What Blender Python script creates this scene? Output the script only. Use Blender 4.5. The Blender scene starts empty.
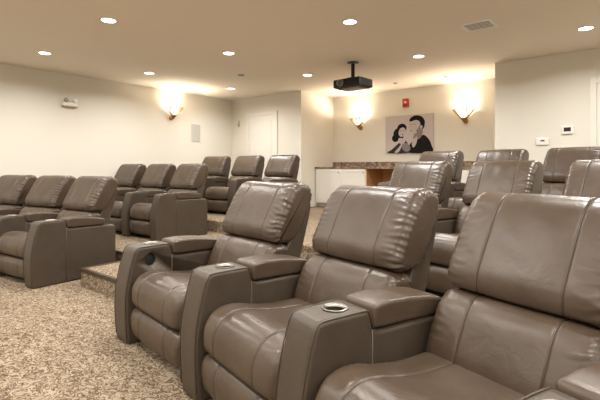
import bpy, bmesh, math, random
from math import sin, cos, pi, radians
from mathutils import Vector, Matrix, noise
random.seed(4)
SC = bpy.context.scene
COL = SC.collection

# ---------------------------------------------------------------- camera
cam_d = bpy.data.cameras.new('camera')
cam = bpy.data.objects.new('camera', cam_d)
COL.objects.link(cam)
cam.location = (0, 0, 1.2)
cam.rotation_euler = (pi/2, 0, 0.677)
cam_d.sensor_width = 36
cam_d.lens = 36*432/600
cam_d.shift_y = -33/600
cam_d.clip_start = 0.05
SC.camera = cam

# ---------------------------------------------------------------- world, exposure
w = bpy.data.worlds.new('world'); SC.world = w
w.use_nodes = True
w.node_tree.nodes['Background'].inputs[0].default_value = (1, 0.9, 0.78, 1)
w.node_tree.nodes['Background'].inputs[1].default_value = 0.02
SC.view_settings.view_transform = 'Standard'
SC.view_settings.look = 'None'
SC.view_settings.gamma = 1
SC.view_settings.use_curve_mapping = False
SC.view_settings.exposure = 0.15

DOWN_W = 26.0          # watts of one downlight
SCONCE_W = 100.0
DOWN_COL = (1.0, 0.975, 0.925)
SCONCE_COL = (1.0, 0.86, 0.69)
CEIL = 2.8

# ---------------------------------------------------------------- materials
def mat(name, col, rough=0.5, metal=0.0, spec=0.5, emit=None, estr=0.0):
    m = bpy.data.materials.new(name); m.use_nodes = True
    b = m.node_tree.nodes['Principled BSDF']
    b.inputs['Base Color'].default_value = (*col, 1)
    b.inputs['Roughness'].default_value = rough
    b.inputs['Metallic'].default_value = metal
    b.inputs['Specular IOR Level'].default_value = spec
    if emit:
        b.inputs['Emission Color'].default_value = (*emit, 1)
        b.inputs['Emission Strength'].default_value = estr
    return m
def nodes(m):
    nt = m.node_tree
    return nt, nt.nodes['Principled BSDF'], (lambda t: nt.nodes.new(t)), nt.links.new
def ramp(n, stops):
    r = n('ShaderNodeValToRGB'); e = r.color_ramp.elements
    e[0].position, e[0].color = stops[0][0], (*stops[0][1], 1)
    e[1].position, e[1].color = stops[-1][0], (*stops[-1][1], 1)
    for p, c in stops[1:-1]:
        x = e.new(p); x.color = (*c, 1)
    return r

def leather(name, c1, c2, rough=0.4):
    m = mat(name, c1, rough, 0, 0.5); nt, b, n, L = nodes(m)
    tc = n('ShaderNodeTexCoord')
    a = n('ShaderNodeTexNoise'); a.inputs['Scale'].default_value = 5; a.inputs['Detail'].default_value = 6
    L(tc.outputs['Object'], a.inputs['Vector'])
    r = ramp(n, [(0.3, c1), (0.72, c2)]); L(a.outputs['Fac'], r.inputs[0]); L(r.outputs[0], b.inputs['Base Color'])
    rr = n('ShaderNodeMapRange'); rr.inputs[3].default_value = rough-0.05; rr.inputs[4].default_value = rough+0.1
    L(a.outputs['Fac'], rr.inputs[0]); L(rr.outputs[0], b.inputs['Roughness'])
    v = n('ShaderNodeTexVoronoi'); v.inputs['Scale'].default_value = 260; L(tc.outputs['Object'], v.inputs['Vector'])
    k = n('ShaderNodeTexNoise'); k.inputs['Scale'].default_value = 14; k.inputs['Detail'].default_value = 5
    k.inputs['Distortion'].default_value = 0.7
    L(tc.outputs['Object'], k.inputs['Vector'])
    b1 = n('ShaderNodeBump'); b1.inputs['Strength'].default_value = 0.10; b1.inputs['Distance'].default_value = 0.002
    L(v.outputs['Distance'], b1.inputs['Height'])
    b2 = n('ShaderNodeBump'); b2.inputs['Strength'].default_value = 0.2; b2.inputs['Distance'].default_value = 0.012
    L(k.outputs['Fac'], b2.inputs['Height']); L(b1.outputs[0], b2.inputs['Normal'])
    L(b2.outputs[0], b.inputs['Normal'])
    return m

def carpet(name):
    m = mat(name, (.5, .42, .32), 0.95, 0, 0.1); nt, b, n, L = nodes(m)
    tc = n('ShaderNodeTexCoord')
    g = n('ShaderNodeNewGeometry')
    a = n('ShaderNodeTexNoise'); a.inputs['Scale'].default_value = 19; a.inputs['Detail'].default_value = 2.0
    a.inputs['Distortion'].default_value = 2.2; a.inputs['Roughness'].default_value = 0.5
    mp = n('ShaderNodeMapping'); mp.inputs['Scale'].default_value = (.8, 1.15, 1.0)
    L(g.outputs['Position'], mp.inputs['Vector']); L(mp.outputs[0], a.inputs['Vector'])
    sq = n('ShaderNodeMath'); sq.operation = 'SUBTRACT'; sq.inputs[1].default_value = 0.5; L(a.outputs['Fac'], sq.inputs[0])
    ab = n('ShaderNodeMath'); ab.operation = 'ABSOLUTE'; L(sq.outputs[0], ab.inputs[0])
    r = ramp(n, [(0.0, (.11, .07, .042)), (0.034, (.145, .098, .06)), (0.062, (.32, .25, .175)), (0.16, (.40, .325, .24))])
    L(ab.outputs[0], r.inputs[0])
    f = n('ShaderNodeTexNoise'); f.inputs['Scale'].default_value = 240; f.inputs['Detail'].default_value = 2
    L(g.outputs['Position'], f.inputs['Vector'])
    fr = ramp(n, [(0.3, (.86, .86, .86)), (0.7, (1.05, 1.05, 1.05))]); L(f.outputs['Fac'], fr.inputs[0])
    mx = n('ShaderNodeMixRGB'); mx.blend_type = 'MULTIPLY'; mx.inputs[0].default_value = 1
    L(r.outputs[0], mx.inputs[1]); L(fr.outputs[0], mx.inputs[2]); L(mx.outputs[0], b.inputs['Base Color'])
    bp = n('ShaderNodeBump'); bp.inputs['Strength'].default_value = 0.7; bp.inputs['Distance'].default_value = 0.008
    ad = n('ShaderNodeMath'); ad.operation = 'MULTIPLY_ADD'; ad.inputs[1].default_value = 4
    L(ab.outputs[0], ad.inputs[0]); L(f.outputs['Fac'], ad.inputs[2])
    L(ad.outputs[0], bp.inputs['Height']); L(bp.outputs[0], b.inputs['Normal'])
    return m

def plaster(name, col, rough=0.75):
    m = mat(name, col, rough, 0, 0.25); nt, b, n, L = nodes(m)
    g = n('ShaderNodeNewGeometry')
    a = n('ShaderNodeTexNoise'); a.inputs['Scale'].default_value = 90; a.inputs['Detail'].default_value = 4
    L(g.outputs['Position'], a.inputs['Vector'])
    bp = n('ShaderNodeBump'); bp.inputs['Strength'].default_value = 0.08; bp.inputs['Distance'].default_value = 0.003
    L(a.outputs['Fac'], bp.inputs['Height']); L(bp.outputs[0], b.inputs['Normal'])
    return m

def granite(name):
    m = mat(name, (.3, .2, .15), 0.25, 0, 0.5); nt, b, n, L = nodes(m)
    g = n('ShaderNodeNewGeometry')
    a = n('ShaderNodeTexNoise'); a.inputs['Scale'].default_value = 18; a.inputs['Detail'].default_value = 8
    L(g.outputs['Position'], a.inputs['Vector'])
    r = ramp(n, [(0.3, (.10, .06, .045)), (0.5, (.25, .165, .12)), (0.62, (.36, .27, .21)), (0.78, (.46, .39, .33))])
    L(a.outputs['Fac'], r.inputs[0]); L(r.outputs[0], b.inputs['Base Color'])
    return m

def wood(name, c1, c2):
    m = mat(name, c1, 0.45); nt, b, n, L = nodes(m)
    g = n('ShaderNodeNewGeometry'); mp = n('ShaderNodeMapping'); mp.inputs['Scale'].default_value = (6, 6, 60)
    L(g.outputs['Position'], mp.inputs['Vector'])
    a = n('ShaderNodeTexNoise'); a.inputs['Scale'].default_value = 1; a.inputs['Detail'].default_value = 5
    L(mp.outputs[0], a.inputs['Vector'])
    r = ramp(n, [(0.3, c1), (0.7, c2)]); L(a.outputs['Fac'], r.inputs[0]); L(r.outputs[0], b.inputs['Base Color'])
    return m

M = dict(
    leather=leather('taupe_leather', (.057, .0385, .0255), (.084, .058, .039), .32),
    arm=leather('taupe_arm_leather', (.051, .0365, .0250), (.065, .048, .0335), 0.40),
    crease_shade=mat('seam_crease_shade', (.028, .019, .013), 0.7),  # dark crease shade painted along the leather seams
    carpet=carpet('patterned_carpet'),
    wall=plaster('cream_paint', (.75, .72, .645)),
    ceil=plaster('warm_ceiling_paint', (.84, .755, .635), 0.85),
    white=mat('white_paint', (.78, .75, .69), 0.4),
    plastic=mat('white_plastic', (.83, .81, .77), 0.35),
    nosing=mat('dark_vinyl_nosing', (.055, .034, .022), 0.5),
    granite=granite('brown_granite'),
    wood=wood('oak', (.42, .22, .085), (.56, .33, .15)),
    steel=mat('brushed_steel', (.36, .345, .32), 0.3, 1),
    brass=mat('aged_brass', (.42, .25, .10), 0.4, .8),
    black=mat('black_plastic', (.006, .006, .007), 0.3, 0, .35),
    dark=mat('dark_rubber', (.01, .01, .01), 0.6),
    glass=mat('lens_glass', (.05, .06, .09), 0.05, 0, 1.0),
    red=mat('red_plastic', (.62, .025, .02), 0.4),
    grey=mat('grey_grille', (.50, .48, .45), 0.6),
    metal=mat('grey_metal', (.35, .33, .30), 0.4, 0.6),
    tan=mat('tan_plastic', (.42, .26, .13), 0.5),
    lamp=mat('lamp_diffuser', (1, 1, 1), 0.5, emit=(1, .93, .82), estr=9),
    bulb=mat('lamp_bulb', (1, 1, 1), 0.5, emit=(1, .88, .70), estr=6),
    canvas=mat('canvas_pale', (.56, .50, .50), 0.8),
    ink=mat('print_black', (.006, .0055, .006), 0.7, 0, .2),
    ink2=mat('print_charcoal', (.035, .032, .034), 0.7, 0, .2),
    ink3=mat('print_mid_grey', (.24, .21, .21), 0.8),
    ink4=mat('print_pale_grey', (.52, .46, .45), 0.8),
    screen=mat('dark_display', (.03, .028, .03), 0.2),
)

# ---------------------------------------------------------------- mesh helpers
def obj(name, bm, material, parent=None, smooth=False, loc=None, rz=None, mesh=None):
    me = mesh or bpy.data.meshes.new(name)
    if mesh is None:
        bmesh.ops.recalc_face_normals(bm, faces=bm.faces[:])
        bm.to_mesh(me); bm.free()
        mats = material if isinstance(material, (list, tuple)) else [material]
        for x in mats: me.materials.append(x)
        if smooth:
            for p in me.polygons: p.use_smooth = True
    o = bpy.data.objects.new(name, me); COL.objects.link(o)
    if parent: o.parent = parent
    if loc: o.location = loc
    if rz is not None: o.rotation_euler = (0, 0, rz)
    return o
def thing(name, label, cat, loc=(0, 0, 0), rz=0, group=None):
    o = bpy.data.objects.new(name, None); COL.objects.link(o)
    o.location = loc; o.rotation_euler = (0, 0, rz); o.empty_display_size = 0.1
    return tag(o, label, cat, group)
def tag(o, label, cat, group=None):
    o['label'] = label; o['category'] = cat
    if group: o['group'] = group
    return o
def struct(name, bm, m, parent=None, smooth=False):
    o = obj(name, bm, m, parent, smooth)
    if parent is None: o['kind'] = 'structure'
    return o
def box(bm, x0, x1, y0, y1, z0, z1, bev=0.0, mi=0):
    r = bmesh.ops.create_cube(bm, size=1)
    vs = r['verts']
    for v in vs:
        v.co = Vector(((x0+x1)/2+v.co.x*(x1-x0), (y0+y1)/2+v.co.y*(y1-y0), (z0+z1)/2+v.co.z*(z1-z0)))
    fs = set(f for v in vs for f in v.link_faces)
    for f in fs: f.material_index = mi
    if bev:
        es = list(set(e for v in vs for e in v.link_edges))
        rr = bmesh.ops.bevel(bm, geom=es, offset=bev, segments=2, profile=0.6, affect='EDGES')
        for f in rr['faces']: f.material_index = mi
    return bm
def B(*a, **k): return box(bmesh.new(), *a, **k)
def lathe(bm, prof, c=(0, 0, 0), axis='Z', n=24, mi=0):
    rings = []
    for r, h in prof:
        ring = []
        for i in range(n):
            a = 2*pi*i/n
            p = (r*cos(a), r*sin(a), h)
            if axis == 'Y': p = (p[0], p[2], p[1])
            if axis == 'X': p = (p[2], p[0], p[1])
            ring.append(bm.verts.new((p[0]+c[0], p[1]+c[1], p[2]+c[2])))
        rings.append(ring)
    for a, b in zip(rings, rings[1:]):
        for i in range(n):
            bm.faces.new((a[i], a[(i+1) % n], b[(i+1) % n], b[i])).material_index = mi
    for r in (rings[0], rings[-1]):
        bm.faces.new(r).material_index = mi
    return bm
def tube(bm, pts, rad, n=8):
    pts = [Vector(p) for p in pts]; rings = []
    for i, p in enumerate(pts):
        t = (pts[min(i+1, len(pts)-1)]-pts[max(i-1, 0)]).normalized()
        u = t.cross(Vector((1, 0.013, 0.02)))
        if u.length < 0.1: u = t.cross(Vector((0, 0, 1)))
        u.normalize(); v = t.cross(u).normalized()
        rr = rad[i] if isinstance(rad, (list, tuple)) else rad
        rings.append([bm.verts.new(p+u*rr*cos(2*pi*k/n)+v*rr*sin(2*pi*k/n)) for k in range(n)])
    for a, b in zip(rings, rings[1:]):
        for i in range(n): bm.faces.new((a[i], a[(i+1) % n], b[(i+1) % n], b[i]))
    bm.faces.new(rings[0]); bm.faces.new(rings[-1])
    return bm
def closed_curve(pts, n):
    """Catmull-Rom through closed control points, resampled to n even points."""
    P = [Vector(p) for p in pts]; m = len(P); out = []
    for i in range(m):
        a, b, c, d = P[i-1], P[i], P[(i+1) % m], P[(i+2) % m]
        for k in range(16):
            t = k/16
            out.append(0.5*((2*b)+(c-a)*t+(2*a-5*b+4*c-d)*t*t+(3*b-a-3*c+d)*t**3))
    L = [0]
    for i in range(len(out)): L.append(L[-1]+(out[(i+1) % len(out)]-out[i]).length)
    res = []; j = 0
    for k in range(n):
        s = L[-1]*k/n
        while L[j+1] < s: j += 1
        f = (s-L[j])/max(L[j+1]-L[j], 1e-9)
        res.append(out[j].lerp(out[(j+1) % len(out)], f))
    return res
def cushion(prof, x0, x1, R, n=64, nx=40, seams=(), sd=0.010, sw=0.010, wr=0.0, wl=0.16, sag=0.0, seed=1, dome=0.0, pw=4.0, ex=None):
    """A profile (y,z) swept along x with rounded ends, sewn seams and gathered wrinkles at both ends."""
    P = closed_curve(prof, n)
    per = sum((P[i]-P[i-1]).length for i in range(n))
    N = []
    for i in range(n):
        t = P[(i+1) % n]-P[i-1]; nn = Vector((t.y, -t.x)).normalized(); N.append(nn)
    area = sum(P[i].x*P[(i+1) % n].y-P[(i+1) % n].x*P[i].y for i in range(n))
    if area < 0: N = [-a for a in N]
    xs = set()
    for k in range(13):
        a = (k/12)*pi/2
        xs.add(round(x0+(ex or R)*(1-sin(a)), 5)); xs.add(round(x1-(ex or R)*(1-sin(a)), 5))
    for k in range(nx+1): xs.add(round(x0+R+(x1-x0-2*R)*k/nx, 5))
    for s in seams:
        for q in (-1.6, -.8, -.35, 0, .35, .8, 1.6): xs.add(round(s+q*sw, 5))
    if dome:
        for k in range(15):
            a = sin(k/14*pi/2)
            xs.add(round(x0+dome*(1-a), 5)); xs.add(round(x1-dome*(1-a), 5))
    xs = sorted(xs)
    cen = Vector((sum(p.x for p in P)/n, sum(p.y for p in P)/n))
    bm = bmesh.new(); rings = []
    mid, half = (x0+x1)/2, (x1-x0)/2
    for x in xs:
        E_ = ex or R
        d = min(1, max(0, (x0+E_)-x, x-(x1-E_))/E_)
        off = -R*(1-math.sqrt(max(0, 1-d*d)))
        sc_ = 1.0
        if dome:
            off = 0
            d = min(1, max(0, (x0+dome)-x, x-(x1-dome))/dome)
            sc_ = max(0.04, (1-d**pw))**(1/pw) if d < 1 else 0.04
        for s in seams: off -= sd*math.exp(-((x-s)/sw)**2)*1.0
        off -= sag*((abs(x-mid)/half)**2.5)
        edge = max(0.0, 1-(half-abs(x-mid))/wl)
        ring = []
        for i, (p, nn) in enumerate(zip(P, N)):
            o = off
            if wr:
                sg = 1 if x > mid else -1
                arc = i/n*per
                k_ = 1.0 if sg > 0 else 0.4
                wob = noise.noise(Vector((x*9, arc*5, seed*3.1+sg)))*0.9
                w1 = 1-abs(sin(arc*88+wob*3.2+sg*x*11+seed))*1.25
                w2 = noise.noise(Vector((arc*38, x*8, seed*7.3+sg*2)))
                o += wr*k_*(w1*0.45+w2*0.7-0.15)*(edge**1.25)
                o += wr*0.22*noise.noise(Vector((p.x*8, p.y*8, x*9+seed)))
            v = p+nn*o
            if sc_ < 1: v = cen+(v-cen)*sc_
            ring.append(bm.verts.new((x, v.x, v.y)))
        rings.append(ring)
    for a, b in zip(rings, rings[1:]):
        xm = (a[0].co.x+b[0].co.x)/2
        mi = 1 if any(abs(xm-s) < sw*.3 for s in seams) else 0  # narrow strip in each seam groove takes the painted crease shade
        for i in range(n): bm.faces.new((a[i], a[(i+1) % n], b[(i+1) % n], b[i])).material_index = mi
    for r in (rings[0], rings[-1]): bm.faces.new(r)
    return bm

# ---------------------------------------------------------------- room shell
XL, XR, YF, YW, YA = -7.77, 4.2, -4.5, 7.07, 8.26
A0, A1 = -5.65, -1.83          # alcove from left to right
T = 0.15
struct('floor', B(XL-T, XR+T, YF-T, YA+T, -0.12, 0), M['carpet'])
struct('ceiling', B(XL-T, XR+T, YF-T, YA+T, CEIL, CEIL+0.12), M['ceil'])
struct('wall_left', B(XL-T, XL, YF-T, YW+T, 0, CEIL), M['wall'])
struct('wall_right', B(XR, XR+T, YF-T, YW+T, 0, CEIL), M['wall'])
struct('wall_front', B(XL, XR, YF-T, YF, 0, CEIL), M['wall'])
bm = B(XL, A0-T, YW, YW+T, 0, CEIL); box(bm, A0-T, A0, YW, YA, 0, CEIL); struct('wall_back_left', bm, M['wall'])
bm = B(A1+T, XR, YW, YW+T, 0, CEIL); box(bm, A1, A1+T, YW, YA, 0, CEIL); struct('wall_back_right', bm, M['wall'])
struct('wall_back', B(A0-T, A1+T, YA, YA+T, 0, CEIL), M['wall'])

# two carpeted tiers with a step projecting in the aisle
def tier(name, y0, z0, z1, nx0, nx1, ny, yend):
    bm = bmesh.new()
    pts = [(XL, y0), (nx0, y0), (nx0, ny), (nx1, ny), (nx1, y0), (XR, y0), (XR, yend), (XL, yend)]
    lo = [bm.verts.new((x, y, z0)) for x, y in pts]; hi = [bm.verts.new((x, y, z1)) for x, y in pts]
    k = len(pts)
    for i in range(k): bm.faces.new((lo[i], lo[(i+1) % k], hi[(i+1) % k], hi[i]))
    bm.faces.new(hi); bm.faces.new(lo)
    return struct(name, bm, M['carpet'])
tier('floor_middle_tier', 2.72, 0, 0.17, -4.48, -2.95, 2.03, YW)
bm = bmesh.new()
tier('floor_upper_tier', 4.50, 0.17, 0.34, -3.95, -2.2, 3.72, YW)
struct('floor_alcove', B(A0, A1, YW, YA, 0, 0.34), M['carpet'])
def nosing(name, segs, z, m):
    bm = bmesh.new()
    for x0, x1, y0, y1 in segs: box(bm, x0, x1, y0, y1, z-0.032, z+0.006, 0.004)
    return struct(name, bm, m)
nosing('trim_1', [(-4.492, -2.94, 2.018, 2.055), (-4.492, -4.455, 2.055, 2.70), (XL, -4.48, 2.708, 2.74), (-2.95, XR, 2.708, 2.74)], 0.17, M['nosing'])
nosing('trim_2', [(-3.96, -2.19, 3.708, 3.735)], 0.34, M['carpet'])
# baseboards
struct('baseboard_left', B(XL, XL+0.014, 4.5, YW, 0.34, 0.44, 0.003), M['white'])
bm = B(XL+.014, -7.28, YW-0.014, YW, 0.34, 0.44, 0.003); box(bm, -6.28, A0, YW-0.014, YW, 0.34, 0.44, 0.003)
box(bm, A0, A0+.014, YW, 7.56, 0.34, 0.44, 0.003)
struct('baseboard_back', bm, M['white'])
struct('baseboard_right', B(A1, -0.62, YW-0.014, YW, 0.34, 0.44, 0.003), M['white'])

# doors
def door(name, x0, x1, z0, z1, y, side):
    cw = 0.075
    slab = struct(name, B(x0, x1, y-0.012, y+0.02, z0, z1, 0.002), M['white'])
    bm = B(x0-cw, x0-0.004, y-0.026, y, z0, z1+cw, 0.003)
    box(bm, x1+0.004, x1+cw, y-0.026, y, z0, z1+cw, 0.003)
    box(bm, x0-0.004, x1+0.004, y-0.026, y, z1+0.004, z1+cw, 0.003)
    obj('door_casing', bm, M['white'], slab)
    bm = bmesh.new()
    sx = 0.10
    for (a, b_) in ((z0+0.22, z0+0.92), (z0+1.05, z1-0.12)):
        t = 0.014
        box(bm, x0+sx, x1-sx, y-0.018, y-0.012, a, a+t, 0.002); box(bm, x0+sx, x1-sx, y-0.018, y-0.012, b_-t, b_, 0.002)
        box(bm, x0+sx, x0+sx+t, y-0.018, y-0.012, a+t, b_-t, 0.002); box(bm, x1-sx-t, x1-sx, y-0.018, y-0.012, a+t, b_-t, 0.002)
    obj('panel_moulding', bm, M['white'], slab)
    hx = x0+0.07 if side < 0 else x1-0.07
    bm = lathe(bmesh.new(), [(0.026, -0.012), (0.026, -0.02), (0.012, -0.024), (0.012, -0.05), (0.028, -0.06), (0.026, -0.085), (0.01, -0.09)], (hx, y, z0+0.95), 'Y', 16)
    obj('door_knob', bm, M['metal'], slab, True)
    return slab
door('door_1', -7.18, -6.385, 0.34, 2.36, YW, 1)
door('door_2', -0.53, 0.30, 0.34, 2.33, YW, -1)

# ---------------------------------------------------------------- recliners
HW = 0.327       # half width of headrest
AP = 0.435      # arm centre offset
def arm_taper(bm, wf=0.172, wr_=0.196):
    for v in bm.verts:
        t = min(1, max(0, (v.co.y+0.5)/0.9))
        v.co.x *= (wf+(wr_-wf)*t)/wf
    return bm
ARM_PROF = [(-.468, 0), (-.482, .03), (-.490, .13), (-.494, .26), (-.488, .37), (-.462, .50), (-.432, .605), (-.420, .634), (-.392, .648), (-.30, .650), (-.19, .650),
            (-.165, .640), (-.152, .600), (-.12, .562), (.10, .558), (.28, .553), (.37, .545), (.400, .52), (.405, .35), (.405, .08), (.39, 0), (.3, 0), (0, 0), (-.3, 0)]
def arm_piping():
    bm = bmesh.new()
    P = closed_curve(ARM_PROF, 110)
    front = [p for p in P if p.x < -.14 and p.y > .02]
    front = [p for p in front if p.x < -.17 or p.y > .3]
    front.sort(key=lambda p: (p.y if p.x < -.36 else 2+p.x))
    for s in (-1, 1):
        c = Vector((-.2, .3))
        pts = [(s*0.081, p.x+0.002*(1 if p.x < -.36 else 0), p.y-0.003*(1 if p.y > .6 else 0)) for p in front]
        tube(bm, pts, 0.0032, 6)
        tube(bm, [(s*0.0862, -.155, .03), (s*0.0862, -.155, .3), (s*0.0862, -.155, .57)], 0.0028, 6)
    arm_taper(bm)
    bmesh.ops.recalc_face_normals(bm, faces=bm.faces[:])
    return bm
LID_PROF = [(-.146, .580), (-.149, .63), (-.142, .655), (-.115, .666), (.02, .666), (.15, .652), (.250, .632), (.272, .608), (.270, .572), (.24, .558), (0, .562), (-.125, .566)]
SEAT_PROF = [(.20, .38), (.20, .44), (.10, .448), (-.05, .452), (-.18, .472), (-.28, .494), (-.36, .495), (-.43, .466), (-.468, .40), (-.474, .33), (-.462, .285), (-.42, .268), (-.3, .275), (-.1, .285), (.1, .30)]
FOOT_PROF = [(-.37, .262), (-.42, .262), (-.450, .248), (-.470, .205), (-.470, .14), (-.455, .08), (-.42, .052), (-.37, .05), (-.35, .10), (-.35, .2)]
HEAD_PROF = [(.275, .686), (.247, .706), (.246, .77), (.285, .85), (.332, .94), (.382, 1.018), (.428, 1.066), (.482, 1.086), (.540, 1.080), (.583, 1.048), (.596, .995), (.575, .92), (.520, .82), (.45, .72), (.40, .685), (.32, .676)]
LUMB_PROF = [(.275, .680), (.232, .674), (.186, .630), (.142, .545), (.110, .46), (.115, .40), (.19, .37), (.27, .42), (.32, .52), (.37, .63), (.345, .67)]
BACK_PROF = [(.22, .10), (.20, .25), (.25, .42), (.34, .62), (.43, .80), (.49, .92), (.53, .955), (.578, .945), (.570, .86), (.49, .60), (.42, .36), (.39, .12)]

def mk(name, bm, m, smooth=True):
    me = bpy.data.meshes.new(name)
    bmesh.ops.recalc_face_normals(bm, faces=bm.faces[:])
    bm.to_mesh(me); bm.free(); me.materials.append(m)
    if m is M['leather']: me.materials.append(M['crease_shade'])
    for p in me.polygons: p.use_smooth = smooth
    return me
ME = {}
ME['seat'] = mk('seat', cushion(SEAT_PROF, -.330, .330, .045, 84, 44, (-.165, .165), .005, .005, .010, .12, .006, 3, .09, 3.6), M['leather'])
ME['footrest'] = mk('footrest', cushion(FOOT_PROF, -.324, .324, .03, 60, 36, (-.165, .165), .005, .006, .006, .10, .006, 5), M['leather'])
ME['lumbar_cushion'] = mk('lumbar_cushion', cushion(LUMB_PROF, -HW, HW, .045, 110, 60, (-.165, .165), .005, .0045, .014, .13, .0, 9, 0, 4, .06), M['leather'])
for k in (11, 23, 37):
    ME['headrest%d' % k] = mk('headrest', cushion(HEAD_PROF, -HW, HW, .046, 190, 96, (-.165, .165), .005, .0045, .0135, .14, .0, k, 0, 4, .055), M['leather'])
ME['backrest'] = mk('backrest', cushion(BACK_PROF, -.312, .312, .018, 60, 10), M['arm'])
def cut(me, cutters):
    o = bpy.data.objects.new('tmp', me); COL.objects.link(o); tmp = [o]
    for c in cutters:
        cm = bpy.data.meshes.new('tmp'); bmesh.ops.recalc_face_normals(c, faces=c.faces[:]); c.to_mesh(cm); c.free()
        co = bpy.data.objects.new('tmp', cm); COL.objects.link(co); tmp.append(co)
        m = o.modifiers.new('b', 'BOOLEAN'); m.operation = 'DIFFERENCE'; m.solver = 'EXACT'; m.object = co
    dg = bpy.context.evaluated_depsgraph_get(); dg.update()
    res = bpy.data.meshes.new_from_object(o.evaluated_get(dg)); res.name = me.name
    for t in tmp: bpy.data.objects.remove(t)
    for p in res.polygons: p.use_smooth = True
    return res
CUPY = -.268
def cupcut(): return lathe(bmesh.new(), [(.043, .575), (.043, .70)], (0, CUPY, 0), 'Z', 28)
body = cushion(ARM_PROF, -.086, .086, .022, n=110, nx=6); arm_taper(body)
ME['arm'] = cut(mk('arm', body, M['arm']), [cupcut()])
ME['arm_button'] = cut(mk('arm', arm_taper(cushion(ARM_PROF, -.086, .086, .022, n=110, nx=6)), M['arm']),
                       [cupcut(), lathe(bmesh.new(), [(.043, .062), (.043, .2)], (0, -.315, .555), 'X', 28)])
ME['piping'] = mk('piping', arm_piping(), M['arm'])
ME['armrest_lid'] = mk('armrest_lid', arm_taper(cushion(LID_PROF, -.087, .087, .016, 72, 14, (), 0, .01, .004, .1, .003, 2)), M['leather'])
bm = bmesh.new()
lathe(bm, [(.003, .5765), (.0415, .5775), (.0422, .650), (.050, .6515), (.052, .654), (.049, .656), (.0425, .655), (.0395, .645)], (0, CUPY, 0), 'Z', 28)
for f in list(bm.faces):
    if len(f.verts) > 4 and f.calc_center_median().z > .6: bm.faces.remove(f)
lathe(bm, [(.0395, .645), (.0385, .583), (.003, .581)], (0, CUPY, 0), 'Z', 28, 1)
for f in list(bm.faces):
    if len(f.verts) > 4 and f.calc_center_median().z > .6: bm.faces.remove(f)
ME['cup_holder'] = mk('cup_holder', bm, M['steel'])
ME['cup_holder'].materials.append(mat('shaded_steel_inside', (.10, .09, .08), 0.35, .9))  # same steel painted darker inside, shade of the recess put into colour
bm = lathe(bmesh.new(), [(.004, .068), (.038, .068), (.0425, .066), (.0425, .064), (.004, .063)], (.0, 0, 0), 'X', 26)
ME['recline_button'] = mk('recline_button', bm, M['dark'])
bm = B(-.32, .32, -.35, .34, 0, .27, .01)
ME['base'] = mk('base', bm, M['dark'], False)

def put(name, me, parent, loc=(0, 0, 0), rz=0):
    o = bpy.data.objects.new(name, me); COL.objects.link(o); o.parent = parent
    o.location = loc; o.rotation_euler = (0, 0, rz); return o
def recliner(x, y, z, yaw, label, group, d=0.085, right=False, button=False, hk=0, sx=1.0):
    t = thing('recliner', label, 'recliner', (x, y, z), -yaw, group)
    t.scale = (sx, 1, 1)
    put('seat', ME['seat'], t); put('footrest', ME['footrest'], t)
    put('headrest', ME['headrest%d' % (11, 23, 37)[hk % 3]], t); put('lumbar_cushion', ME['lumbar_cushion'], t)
    put('backrest', ME['backrest'], t); put('base', ME['base'], t)
    for s in ((-1, 1) if right else (-1,)):
        a = put('arm', ME['arm_button' if button and s < 0 else 'arm'], t, (s*AP, 0, 0), -s*d/2)
        put('piping', ME['piping'], a)
        put('armrest_lid', ME['armrest_lid'], a)
        c = put('cup_holder', ME['cup_holder'], a); c['label'] = 'steel cup holder'
        if button and s < 0:
            b = put('recline_button', ME['recline_button'], a, (0, -.315, .555)); b['label'] = 'round black button'
    return t
G1 = 'front row recliners'; G2 = 'middle row recliners'; G3 = 'back row recliners'
RECL = [
 # x, y, z, yaw, right arm, button, width
 (-6.92, 1.82, 0, -.25, 0, 0, .985, 'leftmost front row recliner, cut by the left photo edge', G1),
 (-6.08, 1.985, 0, -.185, 0, 0, .985, 'middle recliner of the left front row trio on the floor', G1),
 (-5.23, 2.08, 0, -.11, 1, 0, .985, 'taupe recliner whose big side panel stands left of the aisle step', G1),
 (-2.30, 1.95, 0, .154, 0, 1, 1.07, 'front row taupe recliner right of the aisle, with round black button on its arm', G1),
 (-1.32, 1.755, 0, .24, 0, 0, 1.06, 'front row recliner in the centre foreground, second from the aisle', G1),
 (-.46, 1.51, 0, .335, 1, 0, 1.0, 'largest and nearest recliner at the right edge foreground', G1),
 (-7.225, 3.72, .17, -.10, 0, 0, .862, 'leftmost recliner of the middle row on the left', G2),
 (-6.465, 3.81, .17, -.08, 0, 0, .862, 'middle recliner of the three in the left middle row', G2),
 (-5.705, 3.86, .17, -.03, 1, 0, .862, 'left middle row recliner with side panel facing the aisle', G2),
 (-1.895, 3.845, .17, .12, 0, 0, .912, 'middle row recliner seen between the two central foreground seats and the picture', G2),
 (-1.095, 3.71, .17, .205, 0, 0, .912, 'middle row recliner directly behind the nearest foreground recliner', G2),
 (-.315, 3.50, .17, .29, 1, 0, .912, 'middle row recliner cut by the right photo edge', G2),
 (-6.99, 5.52, .34, -.15, 0, 0, .96, 'back row recliner nearest the left wall speaker, left end of its trio', G3),
 (-6.15, 5.62, .34, -.08, 0, 0, .96, 'back row recliner in front of the white door, middle of its trio', G3),
 (-5.31, 5.65, .34, 0, 1, 0, .96, 'back row recliner nearest the wall corner, right end of its trio', G3),
 (-2.345, 5.60, .34, .1, 0, 0, .912, 'back row recliner in front of the black and white picture', G3),
 (-1.545, 5.50, .34, .185, 0, 0, .912, 'back row recliner right of the picture, before the wall corner', G3),
 (-.755, 5.32, .34, .27, 1, 0, .912, 'back row recliner below the thermostat on the right wall', G3),
]
for i, (x, y, z, yaw, ra, bt, sx, lab, g) in enumerate(RECL):
    recliner(x, y, z, yaw, lab, g, right=bool(ra), button=bool(bt), hk=i, sx=sx)

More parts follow.
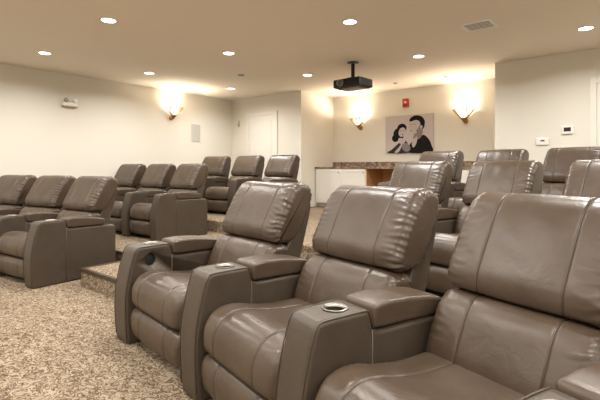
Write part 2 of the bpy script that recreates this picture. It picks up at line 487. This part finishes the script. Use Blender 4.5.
# ---------------------------------------------------------------- cabinets and counter in the alcove
FY = 7.57
ca = thing('cabinet', 'white two-door base cabinet standing at the left of the alcove counter', 'cabinet', (0, 0, 0))
x0, x1, x2 = A0+0.016, -4.99, -4.39
obj('body', box(B(x0, x2, FY, YA-0.005, 0.42, 1.165, 0.002), x0, x2, FY+0.06, YA-0.005, 0.34, 0.42), M['white'], ca)
for a, b_ in ((x0+0.012, x1-0.005), (x1+0.005, x2-0.012)):
    bm = B(a, b_, FY-0.014, FY, 0.43, 1.155, 0.002)
    f = 0.06
    box(bm, a, a+f, FY-0.026, FY-0.014, 0.43, 1.155, 0.002); box(bm, b_-f, b_, FY-0.022, FY-0.014, 0.43, 1.155, 0.002)
    box(bm, a+f, b_-f, FY-0.022, FY-0.014, 0.43, 0.43+f, 0.002); box(bm, a+f, b_-f, FY-0.022, FY-0.014, 1.155-f, 1.155, 0.002)
    dr = obj('door', bm, M['white'], ca)
    k = obj('knob', lathe(bmesh.new(), [(.006, -.022), (.006, -.034), (.015, -.040), (.013, -.05), (.004, -.052)], (b_-0.035, FY, 1.09), 'Y', 14), M['metal'], dr, True)
    k['label'] = 'small metal knob'
cb = thing('open_cabinet', 'open oak base unit with empty bay under the granite counter', 'cabinet')
a, b_ = x2+0.001, -2.9
obj('side_panel', B(a, a+0.02, FY, YA-0.005, 0.34, 1.165), M['wood'], cb)
obj('side_panel', B(b_-0.02, b_, FY, YA-0.005, 0.34, 1.165), M['wood'], cb)
obj('back_panel', B(a+0.02, b_-0.02, YA-0.02, YA-0.005, 0.34, 1.165), M['wood'], cb)
obj('shelf', B(a+0.02, b_-0.02, FY+0.05, YA-0.02, 0.40, 0.42), M['wood'], cb)
cc = thing('cabinet', 'white base cabinet at the right end of the granite counter, behind the seats', 'cabinet')
obj('body', B(b_+0.001, A1-0.01, FY, YA-0.005, 0.34, 1.165, 0.002), M['white'], cc)
obj('door', B(b_+0.03, A1-0.04, FY-0.014, FY, 0.43, 1.15, 0.002), M['white'], cc)
ct = thing('countertop', 'brown speckled granite countertop running along the alcove wall', 'countertop')
obj('worktop', B(A0+0.002, A1-0.002, FY-0.035, YA-0.003, 1.166, 1.205, 0.004), M['granite'], ct)
obj('backsplash', B(A0+0.002, A1-0.002, YA-0.025, YA-0.003, 1.206, 1.31, 0.003), M['granite'], ct)

# ---------------------------------------------------------------- ceiling things
LP = [(-4.57, 2.36), (-6.58, 2.48), (-6.60, 4.12), (-4.58, 4.10), (-6.62, 5.98), (-4.60, 5.93), (-2.55, 4.05), (-2.57, 5.93), (-.55, 5.94)]
LL = ['round recessed downlight over the left front, highest in the photo left half', 'recessed downlight nearest the left edge of the photo',
      'recessed downlight above and left of the left wall sconce', 'recessed downlight in the ceiling between left wall and projector',
      'small recessed downlight right above the far left corner', 'recessed downlight just left of the projector',
      'large recessed downlight at the top above the projector', 'recessed downlight above the black and white picture',
      'recessed downlight at the top right photo edge']
HID = [(-2.55, 2.42), (-.55, 4.05), (-.55, 2.42), (1.5, 5.94), (1.5, 4.05), (1.5, 2.42), (3.3, 4.05), (3.3, 1.5)]
HID += [(x, y) for x in (-6.6, -4.57, -2.55, -.55, 1.5, 3.3) for y in (.6, -1.2, -3.0)]
bm = lathe(bmesh.new(), [(.072, 2.7985), (.072, 2.793), (.085, 2.790), (.092, 2.793), (.094, 2.7995)], (0, 0, -CEIL), 'Z', 32)
ME['lring'] = mk('trim_ring', bm, M['white'])
bm = lathe(bmesh.new(), [(.071, 2.7995), (.071, 2.794), (.04, 2.7925), (.002, 2.792)], (0, 0, -CEIL), 'Z', 32)
ME['ldisc'] = mk('diffuser', bm, M['lamp'])
ld = bpy.data.lights.new('downlight_beam', 'AREA'); ld.shape = 'DISK'; ld.size = 0.14
ld.energy = DOWN_W; ld.color = DOWN_COL; ld.spread = radians(158)
for i, (x, y) in enumerate(LP+HID):
    lab = LL[i] if i < len(LL) else 'recessed downlight outside the photo'
    t = thing('ceiling_light', lab, 'ceiling light', (x, y, CEIL), 0, 'recessed downlights' if i < len(LL) else 'downlights outside the photo')
    put('trim_ring', ME['lring'], t); put('diffuser', ME['ldisc'], t)
    lo = bpy.data.objects.new('downlight_beam', ld); COL.objects.link(lo); lo.parent = t; lo.location = (0, 0, -0.02)

v = thing('ceiling_vent', 'square white louvred air vent in the ceiling right of centre', 'vent', (-1.48, 5.06, CEIL))
bm = B(-.17, .17, -.17, -.135, -.012, 0, .002); box(bm, -.17, .17, .135, .17, -.012, 0, .002)
box(bm, -.17, -.135, -.135, .135, -.012, 0, .002); box(bm, .135, .17, -.135, .135, -.012, 0, .002)
obj('frame', bm, M['plastic'], v)
obj('duct_opening', B(-.135, .135, -.135, .135, -.003, 0), M['ink'], v)
for k in range(6):
    yy = -.112+k*.045
    bm = B(-.134, .134, yy-.010, yy+.010, -.010, -.007)
    obj('louvre', bm, M['plastic'], v)
s = thing('smoke_detector', 'small dark round detector on the ceiling above the far left corner', 'smoke detector', (-5.45, 5.16, CEIL))
obj('base_ring', lathe(bmesh.new(), [(.085, 0), (.085, -.010), (.07, -.014)], n=28), M['plastic'], s, True)
obj('sensor_cap', lathe(bmesh.new(), [(.062, -.0145), (.058, -.028), (.03, -.034), (.003, -.035)], n=28), M['metal'], s, True)
for x, y, lab in ((-3.74, 7.55, 'tiny round fire sprinkler on the alcove ceiling, left one above the picture'), (-2.76, 7.55, 'tiny round fire sprinkler on the alcove ceiling by the right sconce')):
    s = thing('sprinkler', lab, 'sprinkler', (x, y, CEIL), 0, 'alcove ceiling sprinklers')
    obj('escutcheon', lathe(bmesh.new(), [(.045, 0), (.043, -.006), (.02, -.012)], n=20), M['metal'], s, True)
    obj('head', lathe(bmesh.new(), [(.010, -.0125), (.010, -.018), (.020, -.020), (.020, -.022), (.003, -.023)], n=16), M['metal'], s, True)

p = thing('projector', 'black video projector hanging from a ceiling mount', 'projector', (-3.51, 5.66, CEIL), radians(-4)); p.scale = (1.04, 1.04, .93)
m_ = obj('mount', box(box(lathe(lathe(bmesh.new(), [(.085, 0), (.085, -.012), (.03, -.02)], n=24), [(.028, -.0205), (.028, -.25)], n=16), -.07, .07, -.05, .05, -.275, -.25, .004), -.11, .11, -.012, .012, -.2855, -.2755), M['black'], p)
bd = obj('body', box(B(-.235, .235, -.175, .175, -.425, -.286, .022), -.20, .20, -.145, .145, -.437, -.420, .006), M['black'], p)
obj('foot', lathe(bmesh.new(), [(.018, -.437), (.016, -.450), (.003, -.451)], (-.15, -.11, 0), n=14), M['dark'], bd, True)
obj('lens_barrel', lathe(bmesh.new(), [(.058, -.172), (.058, -.195), (.050, -.200), (.048, -.186), (.045, -.182)], (-.10, 0, -.350), 'Y', 28), M['metal'], p, True)
obj('lens', lathe(bmesh.new(), [(.044, -.182), (.036, -.190), (.02, -.195), (.002, -.196)], (-.10, 0, -.350), 'Y', 24), M['glass'], p, True)
bm = bmesh.new()
for k in range(9): box(bm, .02+k*.02, .028+k*.02, -.1765, -.174, -.40, -.312)
obj('front_grille', bm, M['ink2'], p)
bm = bmesh.new()
for k in range(10): box(bm, .2345, .2365, -.12+k*.022, -.112+k*.022, -.40, -.312)
obj('side_grille', bm, M['ink2'], p)

# ---------------------------------------------------------------- sconces
def sconce(loc, rz, label):
    """front faces local -y, wall at y=0, z=0 at the apex of the fan"""
    t = thing('wall_sconce', label, 'wall lamp', loc, rz, 'brass fan sconces')
    bm = lathe(bmesh.new(), [(.050, 0), (.050, -.012), (.035, -.024), (.004, -.026)], (0, 0, .03), 'Y', 20)
    tube(bm, [(0, -.02, .03), (0, -.06, .022), (0, -.075, .03)], .009)
    lathe(bm, [(.004, -.012), (.02, -.008), (.026, .01), (.02, .03), (.012, .034)], (0, -.075, .01), 'Z', 16)
    obj('bracket', bm, M['brass'], t, True)
    n = 7
    for k in range(n):
        a = -1.0+2.0*k/(n-1)
        sx = sin(a*1.25); fy = cos(a*1.25)
        pts = []
        for j in range(6):
            u = j/5
            pts.append((sx*(.02+.20*u**1.15), -.085-fy*(.030+.10*u**1.3), .02+.25*u*(1-.10*abs(a))))
        obj('rod', tube(bmesh.new(), pts, [.007, .009, .011, .013, .014, .014], 8), M['brass'], t, True)
    obj('cup', lathe(bmesh.new(), [(.012, .030), (.022, .05), (.032, .08), (.036, .11), (.034, .11), (.029, .08), (.019, .055), (.003, .045)], (0, -.075, 0), 'Z', 24), M['brass'], t, True)  # added brass cup, put in to block light going down
    bm = lathe(bmesh.new(), [(.014, .066), (.014, .125), (.022, .145), (.024, .17), (.018, .19), (.003, .20)], (0, -.075, 0), 'Z', 18)
    bl_ = obj('bulb', bm, M['bulb'], t, True)
    l = bpy.data.lights.new('sconce_glow', 'SPOT'); l.spot_size = radians(160); l.spot_blend = .5; l.energy = SCONCE_W; l.color = SCONCE_COL; l.shadow_soft_size = .03
    lo = bpy.data.objects.new('sconce_glow', l); COL.objects.link(lo); lo.parent = t; lo.location = (0, -.15, .10); lo.rotation_euler = (pi, 0, 0)
sconce((XL, 5.36, 2.20), radians(90), 'brass fan sconce glowing on the long left wall')
sconce((-4.915, YA, 2.03), 0, 'brass fan sconce glowing left of the black and white picture')
sconce((-2.65, YA, 2.03), 0, 'brass fan sconce glowing right of the black and white picture')

# ---------------------------------------------------------------- wall things
pic = thing('picture', 'black and white canvas print of a couple hung on the alcove wall', 'picture', (-4.30, YA, 1.485))
W, H = 1.04, .775
cv = obj('canvas', B(0, W, -.035, -.002, 0, H, .003), M['canvas'], pic)
bm = bmesh.new()
LAY = [0]
def blob(pts, mi, smooth=True):
    LAY[0] += 1; y = -.0355-LAY[0]*.0004
    P = closed_curve([(x*W, z*H) for x, z in pts], 48) if smooth else [Vector((x*W, z*H)) for x, z in pts]
    bm.faces.new([bm.verts.new((q.x, y, q.y)) for q in P]).material_index = mi
def oval(cx, cy, rx, ry, mi, rot=0):
    pts = []
    for k in range(10):
        a = 2*pi*k/10; u, v_ = rx*cos(a), ry*sin(a)
        pts.append((cx+u*cos(rot)-v_*sin(rot), cy+u*sin(rot)+v_*cos(rot)))
    blob(pts, mi)
# generic couple: woman with waved hair on the left, man in a dark suit on the right
blob([(.06, .01), (.14, .10), (.25, .22), (.36, .33), (.46, .30), (.50, .16), (.50, .01)], 1)
oval(.29, .50, .115, .17, 0); oval(.22, .40, .075, .10, 0); oval(.36, .66, .10, .12, 0)
blob([(.30, .40), (.38, .38), (.43, .30), (.36, .24), (.28, .30)], 3)
oval(.365, .555, .075, .125, 3, -.15)
blob([(.20, .02), (.30, .16), (.38, .30), (.35, .16), (.28, .02)], 3)
blob([(.50, .01), (.50, .16), (.58, .30), (.70, .36), (.80, .46), (.90, .36), (.96, .20), (.965, .01)], 0)
blob([(.60, .36), (.74, .38), (.79, .58), (.66, .60)], 2)
blob([(.53, .84), (.52, .74), (.495, .67), (.53, .64), (.525, .58), (.55, .52), (.61, .49), (.68, .53), (.75, .62), (.78, .74), (.74, .86), (.62, .90)], 3)
blob([(.68, .53), (.75, .62), (.78, .74), (.74, .80), (.72, .68), (.66, .58)], 2)
blob([(.52, .82), (.54, .91), (.64, .97), (.76, .94), (.83, .82), (.82, .66), (.77, .60), (.755, .70), (.73, .80), (.66, .85), (.58, .83)], 0)
oval(.765, .665, .022, .045, 3)
blob([(.60, .34), (.68, .42), (.66, .24), (.60, .14), (.57, .24)], 3)
oval(.45, .15, .085, .12, 2, .4)
for cx, cz, a in ((.34, .59, 1), (.40, .59, 1), (.555, .735, 1), (.625, .74, 1)):
    oval(cx, cz, .016, .007, 0)
oval(.375, .49, .022, .008, 0); oval(.555, .575, .026, .007, 0)
obj('printed_portrait', bm, [M['ink'], M['ink2'], M['ink3'], M['ink4']], cv)

fa = thing('fire_alarm', 'red fire alarm strobe on the alcove wall above the picture', 'fire alarm', (-3.85, YA, 2.51))
obj('housing', B(-.062, .062, -.045, -.001, -.085, .085, .006), M['red'], fa)
o = obj('strobe_lens', B(-.015, .030, -.060, -.0455, -.010, .030, .005), M['plastic'], fa); o['label'] = 'white strobe lens'
obj('sounder_slots', box(box(B(-.04, .04, -.048, -.0455, -.07, -.062), -.04, .04, -.048, -.0455, -.055, -.047), -.04, .04, -.048, -.0455, -.04, -.032), M['ink2'], fa)

em = thing('emergency_light', 'emergency light unit with two lamp heads high on the left wall', 'emergency light', (XL, 3.31, 2.29), radians(90)); em.scale = (.8, .9, .8)
obj('housing', B(-.15, .15, -.06, -.001, -.055, .03, .008), M['plastic'], em)
obj('battery_tray', B(-.15, .15, -.065, -.001, -.075, -.0555, .004), M['tan'], em)
for s_ in (-.09, .10):
    bm = lathe(bmesh.new(), [(.004, -.03), (.03, -.03), (.045, -.075), (.045, -.085), (.03, -.088), (.003, -.089)], (s_, 0, .065), 'Y', 20)
    h = obj('lamp_head', bm, M['metal'] if s_ < 0 else M['plastic'], em, True)
    obj('neck', lathe(bmesh.new(), [(.012, .0305), (.012, .06)], (s_, -.035, 0), 'Z', 12), M['plastic'], em, True)
sp = thing('wall_speaker', 'flat grey in-wall speaker grille on the left wall below the sconce', 'speaker', (XL, 6.0, 1.95), radians(90))
obj('frame', B(-.12, .12, -.010, -.001, -.20, .20, .002), M['plastic'], sp)
obj('grille', B(-.11, .11, -.014, -.0105, -.19, .19, .001), M['grey'], sp)

th = thing('thermostat', 'white thermostat with dark display on the right wall', 'thermostat', (-.871, YW, 1.719))
obj('housing', B(-.07, .07, -.024, -.001, -.055, .055, .005), M['plastic'], th)
obj('display', B(-.042, .042, -.0265, -.0245, -.022, .035, .0005), M['screen'], th)
kp = thing('keypad', 'white wall keypad left of and lower than the thermostat', 'keypad', (-1.182, YW, 1.57))
obj('housing', B(-.08, .08, -.022, -.001, -.05, .05, .005), M['plastic'], kp)
obj('display', B(-.022, .03, -.0245, -.0225, .0, .02), M['screen'], kp)
sw = thing('light_switch', 'white light switch plate directly under the thermostat', 'switch', (-.875, YW, 1.44))
obj('plate', B(-.075, .075, -.008, -.001, -.06, .06, .002), M['white'], sw)
for k in (-.045, 0, .045): obj('rocker', B(k-.015, k+.015, -.013, -.0085, -.03, .03, .002), M['white'], sw)
sn = thing('wall_sensor', 'small grey vertical sensor beside the top left of the white door', 'sensor', (-7.536, YW, 2.22))
obj('housing', B(-.022, .022, -.022, -.001, -.07, .07, .004), M['metal'], sn)
obj('cap', B(-.015, .015, -.026, -.0225, .02, .05, .001), M['plastic'], sn)
ot = thing('electrical_outlet', 'white outlet on the carpeted riser left of the aisle', 'outlet', (-5.03, 4.50, .252))
obj('plate', B(-.04, .04, -.008, -.001, -.045, .045, .002), M['plastic'], ot)
for k in (-.018, .018): obj('socket', B(-.012, .012, -.011, -.0085, k-.01, k+.01, .001), M['ink2'], ot)
